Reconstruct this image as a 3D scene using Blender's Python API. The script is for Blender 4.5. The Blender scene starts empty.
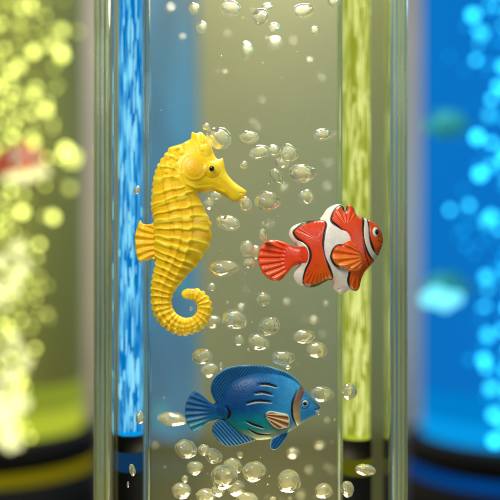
import bpy, bmesh, math, random
import numpy as np
from mathutils import Vector, Matrix, noise as mnoise

random.seed(7)
rng = np.random.default_rng(11)
sc = bpy.context.scene
C = sc.collection

# ------------------------------------------------------------------ camera frame
D = 8.0            # metres (one unit = 100 photo pixels at the fish plane)
HOR = 280.0        # horizon row in the 500 px photograph
ZC = (250 - HOR) / 100.0


def W(px, py, Y):
    """where a photo point lies at depth Y behind the fish plane"""
    s = (D + Y) / D
    return Vector(((px - 250) / 100 * s, Y, ZC - (py - HOR) / 100 * s))


def SC(Y):
    return (D + Y) / D / 100.0


# ------------------------------------------------------------------ helpers
def link(o):
    C.objects.link(o)
    return o


def tag(o, label=None, cat=None, group=None, kind=None):
    if label:
        o['label'] = label
    if cat:
        o['category'] = cat
    if group:
        o['group'] = group
    if kind:
        o['kind'] = kind
    return o


def empty(name, loc=(0, 0, 0)):
    o = bpy.data.objects.new(name, None)
    o.empty_display_size = 0.1
    o.location = loc
    return link(o)


def mesh_obj(name, me, mat, parent=None, smooth=True):
    if mat:
        me.materials.append(mat)
    if smooth:
        me.polygons.foreach_set('use_smooth', [True] * len(me.polygons))
    o = bpy.data.objects.new(name, me)
    link(o)
    if parent:
        o.parent = parent
    return o


def bm_obj(name, bm, mat, parent=None, smooth=True):
    bmesh.ops.recalc_face_normals(bm, faces=bm.faces)
    me = bpy.data.meshes.new(name)
    bm.to_mesh(me)
    bm.free()
    return mesh_obj(name, me, mat, parent, smooth)


def lathe_bm(profile, seg=64, bm=None, close=False):
    bm = bm or bmesh.new()
    rings = []
    for r, z in profile:
        if r < 1e-6:
            rings.append([bm.verts.new((0, 0, z))])
        else:
            rings.append([bm.verts.new((r * math.cos(2 * math.pi * i / seg), r * math.sin(2 * math.pi * i / seg), z)) for i in range(seg)])
    for a, b in zip(rings, rings[1:]):
        for i in range(seg):
            j = (i + 1) % seg
            if len(a) == 1 and len(b) == 1:
                continue
            if len(a) == 1:
                bm.faces.new((a[0], b[i], b[j]))
            elif len(b) == 1:
                bm.faces.new((a[i], a[j], b[0]))
            else:
                bm.faces.new((a[i], a[j], b[j], b[i]))
    return bm


def prism_bm(poly, z0, z1):
    bm = bmesh.new()
    a = [bm.verts.new((x, y, z0)) for x, y in poly]
    b = [bm.verts.new((x, y, z1)) for x, y in poly]
    n = len(poly)
    for i in range(n):
        bm.faces.new((a[i], a[(i + 1) % n], b[(i + 1) % n], b[i]))
    bm.faces.new(a)
    bm.faces.new(b)
    return bm


def smooth_poly(pts, n=6, closed=True):
    """Catmull-Rom through pts"""
    P = np.array(pts, float)
    N = len(P)
    out = []
    rngi = range(N) if closed else range(N - 1)
    for i in rngi:
        if closed:
            p0, p1, p2, p3 = P[(i - 1) % N], P[i], P[(i + 1) % N], P[(i + 2) % N]
        else:
            p0, p1, p2, p3 = P[max(i - 1, 0)], P[i], P[i + 1], P[min(i + 2, N - 1)]
        for k in range(n):
            t = k / n
            out.append(0.5 * ((2 * p1) + (-p0 + p2) * t + (2 * p0 - 5 * p1 + 4 * p2 - p3) * t * t + (-p0 + 3 * p1 - 3 * p2 + p3) * t ** 3))
    if not closed:
        out.append(P[-1])
    return np.array(out)


# ------------------------------------------------------------------ materials
def new_mat(name):
    m = bpy.data.materials.new(name)
    m.use_nodes = True
    nt = m.node_tree
    nt.nodes.clear()
    out = nt.nodes.new('ShaderNodeOutputMaterial')
    return m, nt, out


def principled(name, col=(0.5, 0.5, 0.5), rough=0.5, attr=None, noise=None, bump=None, **kw):
    m, nt, out = new_mat(name)
    p = nt.nodes.new('ShaderNodeBsdfPrincipled')
    p.inputs['Base Color'].default_value = (*col, 1)
    p.inputs['Roughness'].default_value = rough
    for k, v in kw.items():
        p.inputs[k.replace('_', ' ')].default_value = v
    nt.links.new(p.outputs[0], out.inputs[0])
    src = None
    if attr:
        a = nt.nodes.new('ShaderNodeAttribute')
        a.attribute_name = attr
        src = a.outputs['Color']
        nt.links.new(src, p.inputs['Base Color'])
    if noise:
        scale, amt = noise
        tc = nt.nodes.new('ShaderNodeTexCoord')
        n = nt.nodes.new('ShaderNodeTexNoise')
        n.inputs['Scale'].default_value = scale
        n.inputs['Detail'].default_value = 6
        nt.links.new(tc.outputs['Object'], n.inputs['Vector'])
        mr = nt.nodes.new('ShaderNodeMapRange')
        mr.inputs['From Min'].default_value = 0.3
        mr.inputs['From Max'].default_value = 0.7
        mr.inputs['To Min'].default_value = 1 - amt
        mr.inputs['To Max'].default_value = 1 + amt
        nt.links.new(n.outputs['Fac'], mr.inputs['Value'])
        mx = nt.nodes.new('ShaderNodeMix')
        mx.data_type = 'RGBA'
        mx.blend_type = 'MULTIPLY'
        mx.inputs['Factor'].default_value = 1
        if src:
            nt.links.new(src, mx.inputs[6])
        else:
            mx.inputs[6].default_value = (*col, 1)
        nt.links.new(mr.outputs[0], mx.inputs[7])
        nt.links.new(mx.outputs[2], p.inputs['Base Color'])
        rr = nt.nodes.new('ShaderNodeMapRange')
        rr.inputs['To Min'].default_value = max(rough - 0.12, 0.05)
        rr.inputs['To Max'].default_value = rough + 0.12
        nt.links.new(n.outputs['Fac'], rr.inputs['Value'])
        nt.links.new(rr.outputs[0], p.inputs['Roughness'])
    if bump:
        scale, dist = bump
        tc = nt.nodes.new('ShaderNodeTexCoord')
        n = nt.nodes.new('ShaderNodeTexNoise')
        n.inputs['Scale'].default_value = scale
        n.inputs['Detail'].default_value = 4
        nt.links.new(tc.outputs['Object'], n.inputs['Vector'])
        b = nt.nodes.new('ShaderNodeBump')
        b.inputs['Distance'].default_value = dist
        b.inputs['Strength'].default_value = 0.6
        nt.links.new(n.outputs['Fac'], b.inputs['Height'])
        nt.links.new(b.outputs[0], p.inputs['Normal'])
    return m


def emitter(name, col, strength=1.0, diffuse=None, vary=None):
    """something that gives off light; diffuse: also a body that the lamp's other lights fall on"""
    m, nt, out = new_mat(name)
    e = nt.nodes.new('ShaderNodeEmission')
    e.inputs['Color'].default_value = (*col, 1)
    e.inputs['Strength'].default_value = strength
    if vary:
        oi = nt.nodes.new('ShaderNodeObjectInfo')
        mr = nt.nodes.new('ShaderNodeMapRange')
        mr.inputs['To Min'].default_value = strength * vary[0]
        mr.inputs['To Max'].default_value = strength * vary[1]
        nt.links.new(oi.outputs['Random'], mr.inputs['Value'])
        nt.links.new(mr.outputs[0], e.inputs['Strength'])
    sh = e.outputs[0]
    if diffuse:
        d = nt.nodes.new('ShaderNodeBsdfDiffuse')
        d.inputs['Color'].default_value = (*diffuse, 1)
        a = nt.nodes.new('ShaderNodeAddShader')
        nt.links.new(sh, a.inputs[0])
        nt.links.new(d.outputs[0], a.inputs[1])
        sh = a.outputs[0]
    nt.links.new(sh, out.inputs[0])
    return m


def streak_emitter(name, dark, bright, sx, sz, strength=1.0):
    """a lamp refracted in the tube: bubbles drawn out into vertical streaks, put into the emission"""
    m, nt, out = new_mat(name)
    tc = nt.nodes.new('ShaderNodeTexCoord')
    mp = nt.nodes.new('ShaderNodeMapping')
    mp.inputs['Scale'].default_value = (sx, sx, sz)
    n = nt.nodes.new('ShaderNodeTexNoise')
    n.inputs['Scale'].default_value = 1.0
    n.inputs['Detail'].default_value = 3
    n.inputs['Distortion'].default_value = 0.1
    vo = nt.nodes.new('ShaderNodeTexVoronoi')
    vo.feature = 'SMOOTH_F1'
    vo.inputs['Smoothness'].default_value = 0.4
    vo.inputs['Scale'].default_value = 0.62
    ma = nt.nodes.new('ShaderNodeMath')
    ma.operation = 'MULTIPLY_ADD'
    ma.inputs[1].default_value = -0.42
    ma.inputs[2].default_value = 0.20
    ad = nt.nodes.new('ShaderNodeMath')
    ad.operation = 'ADD'
    r = nt.nodes.new('ShaderNodeValToRGB')
    r.color_ramp.elements[0].position = 0.44
    r.color_ramp.elements[0].color = (*dark, 1)
    r.color_ramp.elements[1].position = 0.68
    r.color_ramp.elements[1].color = (*bright, 1)
    e = nt.nodes.new('ShaderNodeEmission')
    e.inputs['Strength'].default_value = strength
    nt.links.new(tc.outputs['Object'], mp.inputs[0])
    nt.links.new(mp.outputs[0], n.inputs['Vector'])
    nt.links.new(mp.outputs[0], vo.inputs['Vector'])
    nt.links.new(vo.outputs['Distance'], ma.inputs[0])
    nt.links.new(ma.outputs[0], ad.inputs[0])
    nt.links.new(n.outputs['Fac'], ad.inputs[1])
    nt.links.new(ad.outputs[0], r.inputs[0])
    nt.links.new(r.outputs[0], e.inputs['Color'])
    nt.links.new(e.outputs[0], out.inputs[0])
    return m


def glass(name, ior, col=(1, 1, 1), rough=0.0, bump=None):
    m, nt, out = new_mat(name)
    g = nt.nodes.new('ShaderNodeBsdfGlass')
    g.inputs['IOR'].default_value = ior
    g.inputs['Color'].default_value = (*col, 1)
    g.inputs['Roughness'].default_value = rough
    if bump:
        scale, zscale, dist = bump
        tc = nt.nodes.new('ShaderNodeTexCoord')
        mp = nt.nodes.new('ShaderNodeMapping')
        mp.inputs['Scale'].default_value = (scale, scale, zscale)
        n = nt.nodes.new('ShaderNodeTexNoise')
        n.inputs['Scale'].default_value = 1
        b = nt.nodes.new('ShaderNodeBump')
        b.inputs['Distance'].default_value = dist
        nt.links.new(tc.outputs['Object'], mp.inputs[0])
        nt.links.new(mp.outputs[0], n.inputs['Vector'])
        nt.links.new(n.outputs['Fac'], b.inputs['Height'])
        nt.links.new(b.outputs[0], g.inputs['Normal'])
    nt.links.new(g.outputs[0], out.inputs[0])
    return m


def clear(name):
    m, nt, out = new_mat(name)
    t = nt.nodes.new('ShaderNodeBsdfTransparent')
    nt.links.new(t.outputs[0], out.inputs[0])
    return m


M_clear = clear('spotless clear acrylic')
M_acryl = glass('polished acrylic', 1.49, (0.93, 0.96, 0.90), 0.02, bump=(9, 0.5, 0.012))
M_seam = glass('clear seam acrylic', 1.49, (0.9, 0.95, 0.93), 0.03, bump=(9, 0.5, 0.012))
M_wallac = glass('acrylic side wall', 1.49, (0.80, 0.83, 0.64), 0.05)
_nt = M_acryl.node_tree
_tr = _nt.nodes.new('ShaderNodeBsdfTranslucent')
_tr.inputs[0].default_value = (0.70, 0.72, 0.46, 1)
_mx = _nt.nodes.new('ShaderNodeMixShader')
_mx.inputs[0].default_value = 0.28
_nt.links.new([q for q in _nt.nodes if q.type == 'BSDF_GLASS'][0].outputs[0], _mx.inputs[1])
_nt.links.new(_tr.outputs[0], _mx.inputs[2])
_nt.links.new(_mx.outputs[0], [q for q in _nt.nodes if q.type == 'OUTPUT_MATERIAL'][0].inputs[0])
M_bub = glass('air bubble', 0.75, (1.0, 1.0, 0.97), 0.0)
nt = M_bub.node_tree
_tr = nt.nodes.new('ShaderNodeBsdfTranslucent')
_tr.inputs[0].default_value = (0.97, 0.92, 0.66, 1)
_mx = nt.nodes.new('ShaderNodeMixShader')
_mx.inputs[0].default_value = 0.24
_out = [q for q in nt.nodes if q.type == 'OUTPUT_MATERIAL'][0]
_gl = [q for q in nt.nodes if q.type == 'BSDF_GLASS'][0]
nt.links.new(_gl.outputs[0], _mx.inputs[1])
nt.links.new(_tr.outputs[0], _mx.inputs[2])
nt.links.new(_mx.outputs[0], _out.inputs[0])
M_black = principled('black plastic', (0.008, 0.008, 0.009), 0.7, noise=(6, 0.2), Specular_IOR_Level=0.25)
M_wall = principled('painted wall', (0.46, 0.42, 0.35), 0.85, noise=(1.3, 0.06), bump=(40, 0.01))
M_table = principled('dark wood table', (0.055, 0.030, 0.020), 0.5, noise=(2.5, 0.25))

# tinted cloudy back sheet of the tube
M_back, nt, out = new_mat('cloudy olive acrylic')
_t = nt.nodes.new('ShaderNodeBsdfTransparent')
_t.inputs[0].default_value = (0.87, 0.90, 0.68, 1)
_d = nt.nodes.new('ShaderNodeBsdfTranslucent')
_d.inputs[0].default_value = (0.55, 0.55, 0.36, 1)
_d2 = nt.nodes.new('ShaderNodeBsdfDiffuse')
_d2.inputs[0].default_value = (0.50, 0.50, 0.34, 1)
_m1 = nt.nodes.new('ShaderNodeMixShader')
_m2 = nt.nodes.new('ShaderNodeMixShader')
_m1.inputs[0].default_value = 0.5
_m2.inputs[0].default_value = 0.23
nt.links.new(_d.outputs[0], _m1.inputs[1])
nt.links.new(_d2.outputs[0], _m1.inputs[2])
nt.links.new(_t.outputs[0], _m2.inputs[1])
nt.links.new(_m1.outputs[0], _m2.inputs[2])
nt.links.new(_m2.outputs[0], out.inputs[0])


# ------------------------------------------------------------------ relief figures
def sdf(X, Y, poly):
    """signed distance, positive inside; X, Y any shape"""
    shp = X.shape
    x = X.ravel()
    y = Y.ravel()
    P = np.asarray(poly, float)
    Q = np.roll(P, -1, 0)
    best = np.full(x.shape, 1e18)
    ins = np.zeros(x.shape, bool)
    for (ax, ay), (bx, by) in zip(P, Q):
        ex, ey = bx - ax, by - ay
        L = ex * ex + ey * ey
        if L < 1e-12:
            continue
        t = np.clip(((x - ax) * ex + (y - ay) * ey) / L, 0, 1)
        dx = x - ax - t * ex
        dy = y - ay - t * ey
        np.minimum(best, dx * dx + dy * dy, out=best)
        if ay != by:
            c = ((ay > y) != (by > y)) & (x < (bx - ax) * (y - ay) / (by - ay) + ax)
            ins ^= c
    d = np.sqrt(best)
    return np.where(ins, d, -d).reshape(shp)


def pl_dist(X, Y, pts):
    """distance to a polyline and arc length of the nearest point, and signed side"""
    best = np.full(X.shape, 1e18)
    S = np.zeros(X.shape)
    T = np.zeros(X.shape)
    acc = 0.0
    for (ax, ay), (bx, by) in zip(pts[:-1], pts[1:]):
        ex, ey = bx - ax, by - ay
        L = math.hypot(ex, ey)
        if L < 1e-9:
            continue
        t = np.clip(((X - ax) * ex + (Y - ay) * ey) / (L * L), 0, 1)
        dx = X - ax - t * ex
        dy = Y - ay - t * ey
        d2 = dx * dx + dy * dy
        m = d2 < best
        best = np.where(m, d2, best)
        S = np.where(m, acc + t * L, S)
        T = np.where(m, np.sign(ex * dy - ey * dx), T)
        acc += L
    return np.sqrt(best), S, T


def inflate(poly, x0, y0, nx, ny, step):
    """Poisson membrane over the outline, solved coarse to fine"""
    u = None
    for lev, it in ((4, 1200), (2, 500), (1, 260)):
        h = step * lev
        mx, my = (nx - 1) // lev + 1, (ny - 1) // lev + 1
        gx, gy = np.meshgrid(x0 + h * np.arange(mx), y0 + h * np.arange(my))
        ins = sdf(gx, gy, poly) > 0
        if u is None:
            v = np.zeros((my, mx))
        else:
            jx = np.clip(np.arange(mx) / 2, 0, u.shape[1] - 1)
            jy = np.clip(np.arange(my) / 2, 0, u.shape[0] - 1)
            fx, fy = np.floor(jx).astype(int), np.floor(jy).astype(int)
            cx, cy = np.minimum(fx + 1, u.shape[1] - 1), np.minimum(fy + 1, u.shape[0] - 1)
            ax, ay = (jx - fx)[None, :], (jy - fy)[:, None]
            v = (u[np.ix_(fy, fx)] * (1 - ax) + u[np.ix_(fy, cx)] * ax) * (1 - ay) + (u[np.ix_(cy, fx)] * (1 - ax) + u[np.ix_(cy, cx)] * ax) * ay
        v = v * ins
        for _ in range(it):
            w = v.copy()
            w[1:-1, 1:-1] = 0.25 * (v[:-2, 1:-1] + v[2:, 1:-1] + v[1:-1, :-2] + v[1:-1, 2:] + h * h)
            v = w * ins
        u = v
    return u


def relief(name, outline, mat, parent, origin, T, detail=None, colour=None, step=0.5, flat=False, yoff=0.0, edge=1.5, curve=None, back=1.0, n=6):
    """a solid figure with the given outline (photo px): front swells towards the camera by T px, the back mirrors it.
    detail(X,Y,d)->px added to the front; colour(X,Y,d)->(r,g,b) linear paint; origin: photo px of the thing's own origin."""
    poly = smooth_poly(outline, n) if n > 1 else np.array(outline, float)
    mn, mxx = poly.min(0) - 2 * step, poly.max(0) + 2 * step
    nx = int((mxx[0] - mn[0]) / step) + 2
    ny = int((mxx[1] - mn[1]) / step) + 2
    nx += (-(nx - 1)) % 4
    ny += (-(ny - 1)) % 4
    X, Y = np.meshgrid(mn[0] + step * np.arange(nx), mn[1] + step * np.arange(ny))
    d = sdf(X, Y, poly)
    # vertices: inside grid points and edge crossings
    ins = d > 0.02
    idx = -np.ones((ny, nx), int)
    vx, vy, vb = [], [], []
    ii = np.argwhere(ins)
    idx[ins] = np.arange(len(ii))
    vx = list(X[ins])
    vy = list(Y[ins])
    nin = len(vx)
    cross = {}

    def cv(a, b):
        k = (a, b) if a < b else (b, a)
        if k not in cross:
            (j0, i0), (j1, i1) = k
            d0, d1 = d[j0, i0], d[j1, i1]
            t = d0 / (d0 - d1) if abs(d0 - d1) > 1e-9 else 0.5
            t = min(max(t, 0.0), 1.0)
            cross[k] = len(vx)
            vx.append(X[j0, i0] + t * (X[j1, i1] - X[j0, i0]))
            vy.append(Y[j0, i0] + t * (Y[j1, i1] - Y[j0, i0]))
        return cross[k]

    faces = []
    cellsum = ins[:-1, :-1].astype(int) + ins[1:, :-1] + ins[:-1, 1:] + ins[1:, 1:]
    for j, i in np.argwhere(cellsum > 0):
        cs = [(j, i), (j, i + 1), (j + 1, i + 1), (j + 1, i)]
        if cellsum[j, i] == 4:
            faces.append([idx[c] for c in cs])
            continue
        f = []
        for k in range(4):
            a, b = cs[k], cs[(k + 1) % 4]
            if ins[a]:
                f.append(int(idx[a]))
            if ins[a] != ins[b]:
                f.append(cv(a, b))
        if len(f) >= 3:
            faces.append([int(q) for q in f])
    vx = np.array(vx)
    vy = np.array(vy)
    N = len(vx)
    dd = np.zeros(N)
    dd[:nin] = d[ins]
    h = np.zeros(N)
    if flat:
        h[:nin] = T * np.sqrt(np.clip(1 - (1 - np.clip(dd[:nin] / edge, 0, 1)) ** 2, 0, 1))
    else:
        u = inflate(poly, mn[0], mn[1], nx, ny, step)
        um = u.max()
        h[:nin] = T * np.sqrt(np.clip(u[ins] / um, 0, 1))
    hf = h.copy()
    fade = np.clip(dd / 1.2, 0, 1)
    if detail:
        hf = hf + detail(vx, vy, dd) * fade
        hf = np.where(dd > 0, np.maximum(hf, 0.02), 0)
    off = np.zeros(N) if curve is None else curve(vx, vy)
    S = 0.01
    ox, oy = origin
    fx = (vx - ox) * S
    fz = -(vy - oy) * S
    front = np.stack([fx, -(hf + off) * S + yoff, fz], 1)
    bmask = np.arange(N) < nin
    bidx = np.where(bmask, np.cumsum(bmask) - 1 + N, np.arange(N))
    backv = np.stack([fx, (h * back - off) * S + yoff, fz], 1)[bmask]
    verts = np.concatenate([front, backv])
    fl = [tuple(f) for f in faces] + [tuple(int(bidx[q]) for q in reversed(f)) for f in faces]
    me = bpy.data.meshes.new(name)
    me.from_pydata(verts.tolist(), [], fl)
    me.update()
    if colour:
        r, g, b = colour(vx, vy, dd)
        col = np.stack([np.broadcast_to(r, vx.shape), np.broadcast_to(g, vx.shape), np.broadcast_to(b, vx.shape), np.ones(N)], 1)
        col = np.concatenate([col, col[bmask]])
        at = me.color_attributes.new('paint', 'FLOAT_COLOR', 'POINT')
        at.data.foreach_set('color', col.ravel().astype(np.float32))
    bm = bmesh.new()
    bm.from_mesh(me)
    bmesh.ops.recalc_face_normals(bm, faces=bm.faces)
    bm.to_mesh(me)
    bm.free()
    return mesh_obj(name, me, mat, parent)


def ell(name, px, py, rx, ry, depth, y, mat, parent, origin, seg=32):
    bm = bmesh.new()
    bmesh.ops.create_uvsphere(bm, u_segments=seg, v_segments=seg // 2, radius=1)
    for v in bm.verts:
        v.co = Vector((v.co.x * rx * .01, v.co.y * depth * .01, v.co.z * ry * .01))
    o = bm_obj(name, bm, mat, parent)
    o.location = ((px - origin[0]) * .01, y, -(py - origin[1]) * .01)
    return o


def sm(a, b, x):
    t = np.clip((x - a) / (b - a), 0, 1)
    return t * t * (3 - 2 * t)


def mixc(a, b, t):
    return tuple(np.asarray(x) * (1 - t) + np.asarray(y) * t for x, y in zip(a, b))


def lin(r, g, b):
    f = lambda c: (c / 255 / 12.92) if c / 255 <= 0.04045 else ((c / 255 + 0.055) / 1.055) ** 2.4
    return (f(r), f(g), f(b))


def gauss(x, w):
    return np.exp(-(x / w) ** 2)


# ------------------------------------------------------------------ seahorse
SO = (182, 235)
sea_head = [(191, 139), (192, 132), (196, 133.5), (201, 132), (205, 135.5), (209, 141), (212, 148), (214.5, 155), (218, 159.3), (222.6, 158.3), (224, 163), (226.2, 172), (231.5, 179.5), (238, 185), (244, 189), (246.6, 191.6),
            (245.8, 195), (241, 199), (236, 202), (231.5, 200.5), (227, 197.2), (220, 193.8), (213, 191), (207, 192), (201, 193), (197.5, 194), (199.5, 198), (203, 205)]
sea_front = [(206.5, 213), (209, 219), (211.5, 225), (210, 230), (212.4, 235.6), (209.8, 241), (209.4, 247), (205.5, 251), (202, 258), (199, 262.4), (195, 268), (190, 271.8), (185, 278), (179, 285), (174, 292),
             (171.2, 300), (172.6, 308), (177, 314), (184, 317.6), (190, 317.4), (194.4, 315), (197.2, 310), (197, 305), (194, 300.6), (189, 299.2), (184, 298.2), (181.6, 295), (182.4, 291), (187, 288.6)]
sea_back = [(195, 288), (203, 291.6), (208, 297), (211, 302.4), (211.6, 309), (210, 316), (206.6, 324), (201, 329.6), (192, 333.6), (183, 335.4), (174, 333.4), (166, 329), (159, 322.4), (154.4, 315), (151.8, 307),
            (151.2, 298), (151, 288), (152, 280), (154, 271), (155.6, 262), (154.6, 250), (154, 240), (154.4, 225), (152.4, 214), (151.2, 205), (152, 196), (152.6, 188), (154.6, 175), (159, 163.5), (165, 155), (170, 148)]
sea_nape = [(177, 145.5), (183, 143.6)]
spine = smooth_poly([(190, 150), (179, 160), (173.5, 174), (175, 190), (179, 205), (181.5, 220), (181.5, 236), (178.5, 250), (173, 264), (167, 277), (162.5, 289), (161, 300), (163, 311), (169, 320), (178, 326), (188, 327), (197, 322.5), (203, 315), (205, 306), (201.5, 298), (195, 294), (187, 293.5)], 8, closed=False)


def ripple(pts, amp, period):
    q = smooth_poly(pts, 10, closed=False)
    L = 0
    out = []
    for i, p in enumerate(q):
        if i:
            L += np.linalg.norm(q[i] - q[i - 1])
        a = q[max(i - 1, 0)]
        b = q[min(i + 1, len(q) - 1)]
        t = b - a
        t = t / (np.linalg.norm(t) + 1e-9)
        nrm = np.array([t[1], -t[0]])
        out.append(p + nrm * amp * (abs(math.sin(math.pi * L / period)) ** 0.8 - 0.5))
    return [tuple(p) for p in out]


def resamp(pts):
    return [tuple(p) for p in smooth_poly(pts, 5, closed=False)]


sea_outline = resamp(sea_head) + ripple(sea_front[:16], 1.0, 8.0) + resamp(sea_front[16:]) + ripple(sea_back, 1.9, 6.6) + resamp(sea_nape)


def ring_phase(s):
    # trunk rings are wider than tail rings
    k = np.interp(s, [0, 20, 60, 110, 150, 200, 320], [0, 2.4, 6.3, 11.3, 16.8, 25.0, 48])
    return k + 0.10 * np.sin(s * 0.37) + 0.07 * np.sin(s * 0.91 + 1.0)


def sea_fields(X, Y):
    dist, s, side = pl_dist(X, Y, spine)
    t = dist * side
    return dist, s, t


def head_mask(X, Y):
    hp = [(186, 150), (190, 130), (207, 128), (228, 155), (250, 188), (240, 206), (205, 195), (196, 195), (186, 190), (178, 178), (177, 165)]
    return sm(-2.5, 2.5, sdf(X, Y, hp))


def sea_detail(X, Y, d):
    dist, s, t = sea_fields(X, Y)
    hm = head_mask(X, Y)
    ph = ring_phase(s) + 0.06 * np.sin(t * 0.33 + 0.6) + 0.1 * sm(-8, -11, t)
    fr = np.abs(ph - np.round(ph))
    taper = np.interp(s, [0, 60, 110, 170, 330], [0.9, 1.25, 1.1, 0.8, 0.55])
    bodyA = (1.6 * gauss(fr, 0.17) - 0.85) * taper
    # three lengthwise keels, with a knob where each meets a ring
    keel = 0
    for off, wd in ((12, 1.6), (-9, 1.6), (0.5, 1.5)):
        sc_ = np.interp(s, [0, 60, 130, 200, 330], [0.75, 1.0, 0.75, 0.42, 0.3])
        kk = gauss(t + off * sc_, wd)
        keel = keel + kk * (1.0 + 1.7 * gauss(fr, 0.2)) * np.interp(s, [0, 40, 190, 260], [0.7, 1.0, 0.7, 0.2])
    body = bodyA + keel
    # fine wrinkles
    rr = np.hypot(X - 195.5, Y - 170)
    head = 2.5 * np.clip(1 - (rr / 13) ** 2, 0, 1) ** 0.6 + 0.3 * gauss(rr - 12.2, 1.6) - 0.35 * gauss(rr - 9.4, 1.6)
    re = np.hypot(X - 212.6, (Y - 171))
    head = head + 3.0 * np.clip(1 - (re / 8.5) ** 2, 0, 1) ** 0.7 - 0.3 * gauss(re - 6.6, 1.2)
    rb = np.hypot(X - 206, Y - 152)
    head = head + 2.2 * np.clip(1 - (rb / 7) ** 2, 0, 1)
    dn, _, _ = pl_dist(X, Y, [(216, 166), (222, 177), (232, 187), (243, 194)])
    head = head + 1.5 * gauss(dn, 3.0)
    dm, _, _ = pl_dist(X, Y, [(246, 194.5), (240, 193.5)])
    head = head - 1.2 * gauss(dm, 0.7)
    dc, _, _ = pl_dist(X, Y, [(196, 134), (199, 143), (203, 152)])
    dc2, _, _ = pl_dist(X, Y, [(203, 135), (204, 143)])
    head = head + 1.6 * gauss(dc, 1.6) + 1.1 * gauss(dc2, 1.2)
    dj, _, _ = pl_dist(X, Y, [(184, 176), (188, 186), (197, 190), (212, 188), (224, 193)])
    head = head + 1.3 * gauss(dj, 1.5)
    # knobbly nape
    nape = 0
    for kx, ky, kr in ((172, 151, 3), (179, 150, 3), (186, 146, 3.4), (176, 158, 2.6), (183, 155, 2.8), (169, 160, 2.6), (173, 166, 2.6), (163, 168, 2.4), (178, 168, 3.2), (168, 174, 2.4)):
        nape = nape + 2.2 * gauss(np.hypot(X - kx, Y - ky), kr * 0.75)
    return body * (1 - hm) + head * hm + nape * (1 - 0.6 * hm)


Y1, Y2, Y3 = lin(255, 217, 22), lin(242, 178, 6), lin(255, 236, 90)


def sea_colour(X, Y, d):
    dist, s, t = sea_fields(X, Y)
    hm = head_mask(X, Y)
    ph = ring_phase(s) + 0.06 * np.sin(t * 0.33 + 0.6) + 0.1 * sm(-8, -11, t)
    fr = np.abs(ph - np.round(ph))
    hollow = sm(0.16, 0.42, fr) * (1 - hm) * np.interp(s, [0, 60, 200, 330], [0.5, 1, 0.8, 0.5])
    c = mixc(Y1, Y2, 0.55 * hollow)  # amber hollows: light passing through the plastic, put into the colour
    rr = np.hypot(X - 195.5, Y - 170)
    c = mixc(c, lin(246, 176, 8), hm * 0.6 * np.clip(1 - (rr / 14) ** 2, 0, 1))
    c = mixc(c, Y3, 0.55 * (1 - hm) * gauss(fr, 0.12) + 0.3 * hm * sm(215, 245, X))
    return c


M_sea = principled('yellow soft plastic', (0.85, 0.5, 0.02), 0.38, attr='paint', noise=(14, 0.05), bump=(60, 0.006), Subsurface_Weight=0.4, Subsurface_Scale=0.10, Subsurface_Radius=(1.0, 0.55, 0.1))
M_eyeblack = principled('glossy black eye', (0.004, 0.004, 0.004), 0.12)
M_eyewhite = principled('white eye paint', (0.78, 0.78, 0.74), 0.3)

sea = empty('seahorse', W(*SO, 0))
tag(sea, 'yellow ridged seahorse figurine with a curled tail, facing right', 'toy seahorse')
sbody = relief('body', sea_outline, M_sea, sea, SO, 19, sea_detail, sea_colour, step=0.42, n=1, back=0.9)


def fin_det(X, Y, d):
    a = (Y - 242)
    return 0.9 * np.sin(a * 1.05 + 0.03 * (X - 150) * a) + 0.5 * gauss(X - 143.5, 1.2)


dors = [(158, 223.5), (150, 224), (143.5, 224), (139.6, 220.2), (137.4, 226), (135.2, 232), (134.4, 240), (135, 250), (136.8, 258), (138.2, 261), (140.4, 262.6), (143, 260.6), (147, 260.6), (151, 259), (158, 258.5)]
relief('dorsal_fin', dors, M_sea, sea, SO, 2.6, fin_det, lambda X, Y, d: mixc(Y1, Y2, 0.45 + 0.35 * np.sin((Y - 242) * 1.05)), step=0.5, flat=True, yoff=0.02, edge=2)
ell('eye', 212.6, 171, 2.5, 2.5, 1.6, -0.178, M_eyeblack, sea, SO)

# ------------------------------------------------------------------ clownfish
CO = (322, 250)
clown = empty('clownfish', W(*CO, 0))
tag(clown, 'orange and white banded clownfish figurine with black edged stripes, facing right', 'toy fish')
cl_out = [(285, 247), (291, 246.6), (297.5, 247), (293.2, 242.5), (290.2, 238.5), (288.8, 234), (291, 228), (297.5, 224), (308, 221), (318, 219.6), (322.5, 215.5), (327, 209), (334, 205), (340, 204.3), (343.4, 206.5), (344.6, 211),
          (345.8, 210.5), (346.6, 206.4), (349.6, 204.8), (353.6, 208), (356.4, 215), (362, 217.4), (369, 219.6), (376, 224), (380.4, 230), (382.6, 237), (382.4, 244), (380, 251), (376, 259), (369, 267), (364, 273),
          (361, 280), (359.6, 287), (357, 290.6), (352, 291), (348.5, 290.2), (345, 293), (341, 294), (336, 292), (333, 288), (332.6, 282), (329, 280), (324, 282.4), (318, 285.6), (312, 287.4), (304, 286.6), (297.5, 284),
          (294, 278.4), (294, 273), (297, 268), (299.5, 264.5), (295, 264.8), (285, 269)]
O1 = smooth_poly([(293, 233), (296, 228.6), (304, 223.8), (314, 221), (322.5, 221.6), (325, 226), (323, 234), (321.8, 246), (324, 258), (328, 268), (332, 278.5), (326, 280.5), (319, 283.8), (310, 286), (303.4, 283.5), (303, 278), (305, 270), (308.5, 262), (309.5, 255), (307.5, 248), (303, 243), (297, 239)], 6)
O0 = smooth_poly([(270, 243), (297, 246.5), (304.7, 247.5), (307.6, 255), (305.7, 263), (300, 263.5), (292, 268), (270, 275)], 6)
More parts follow.
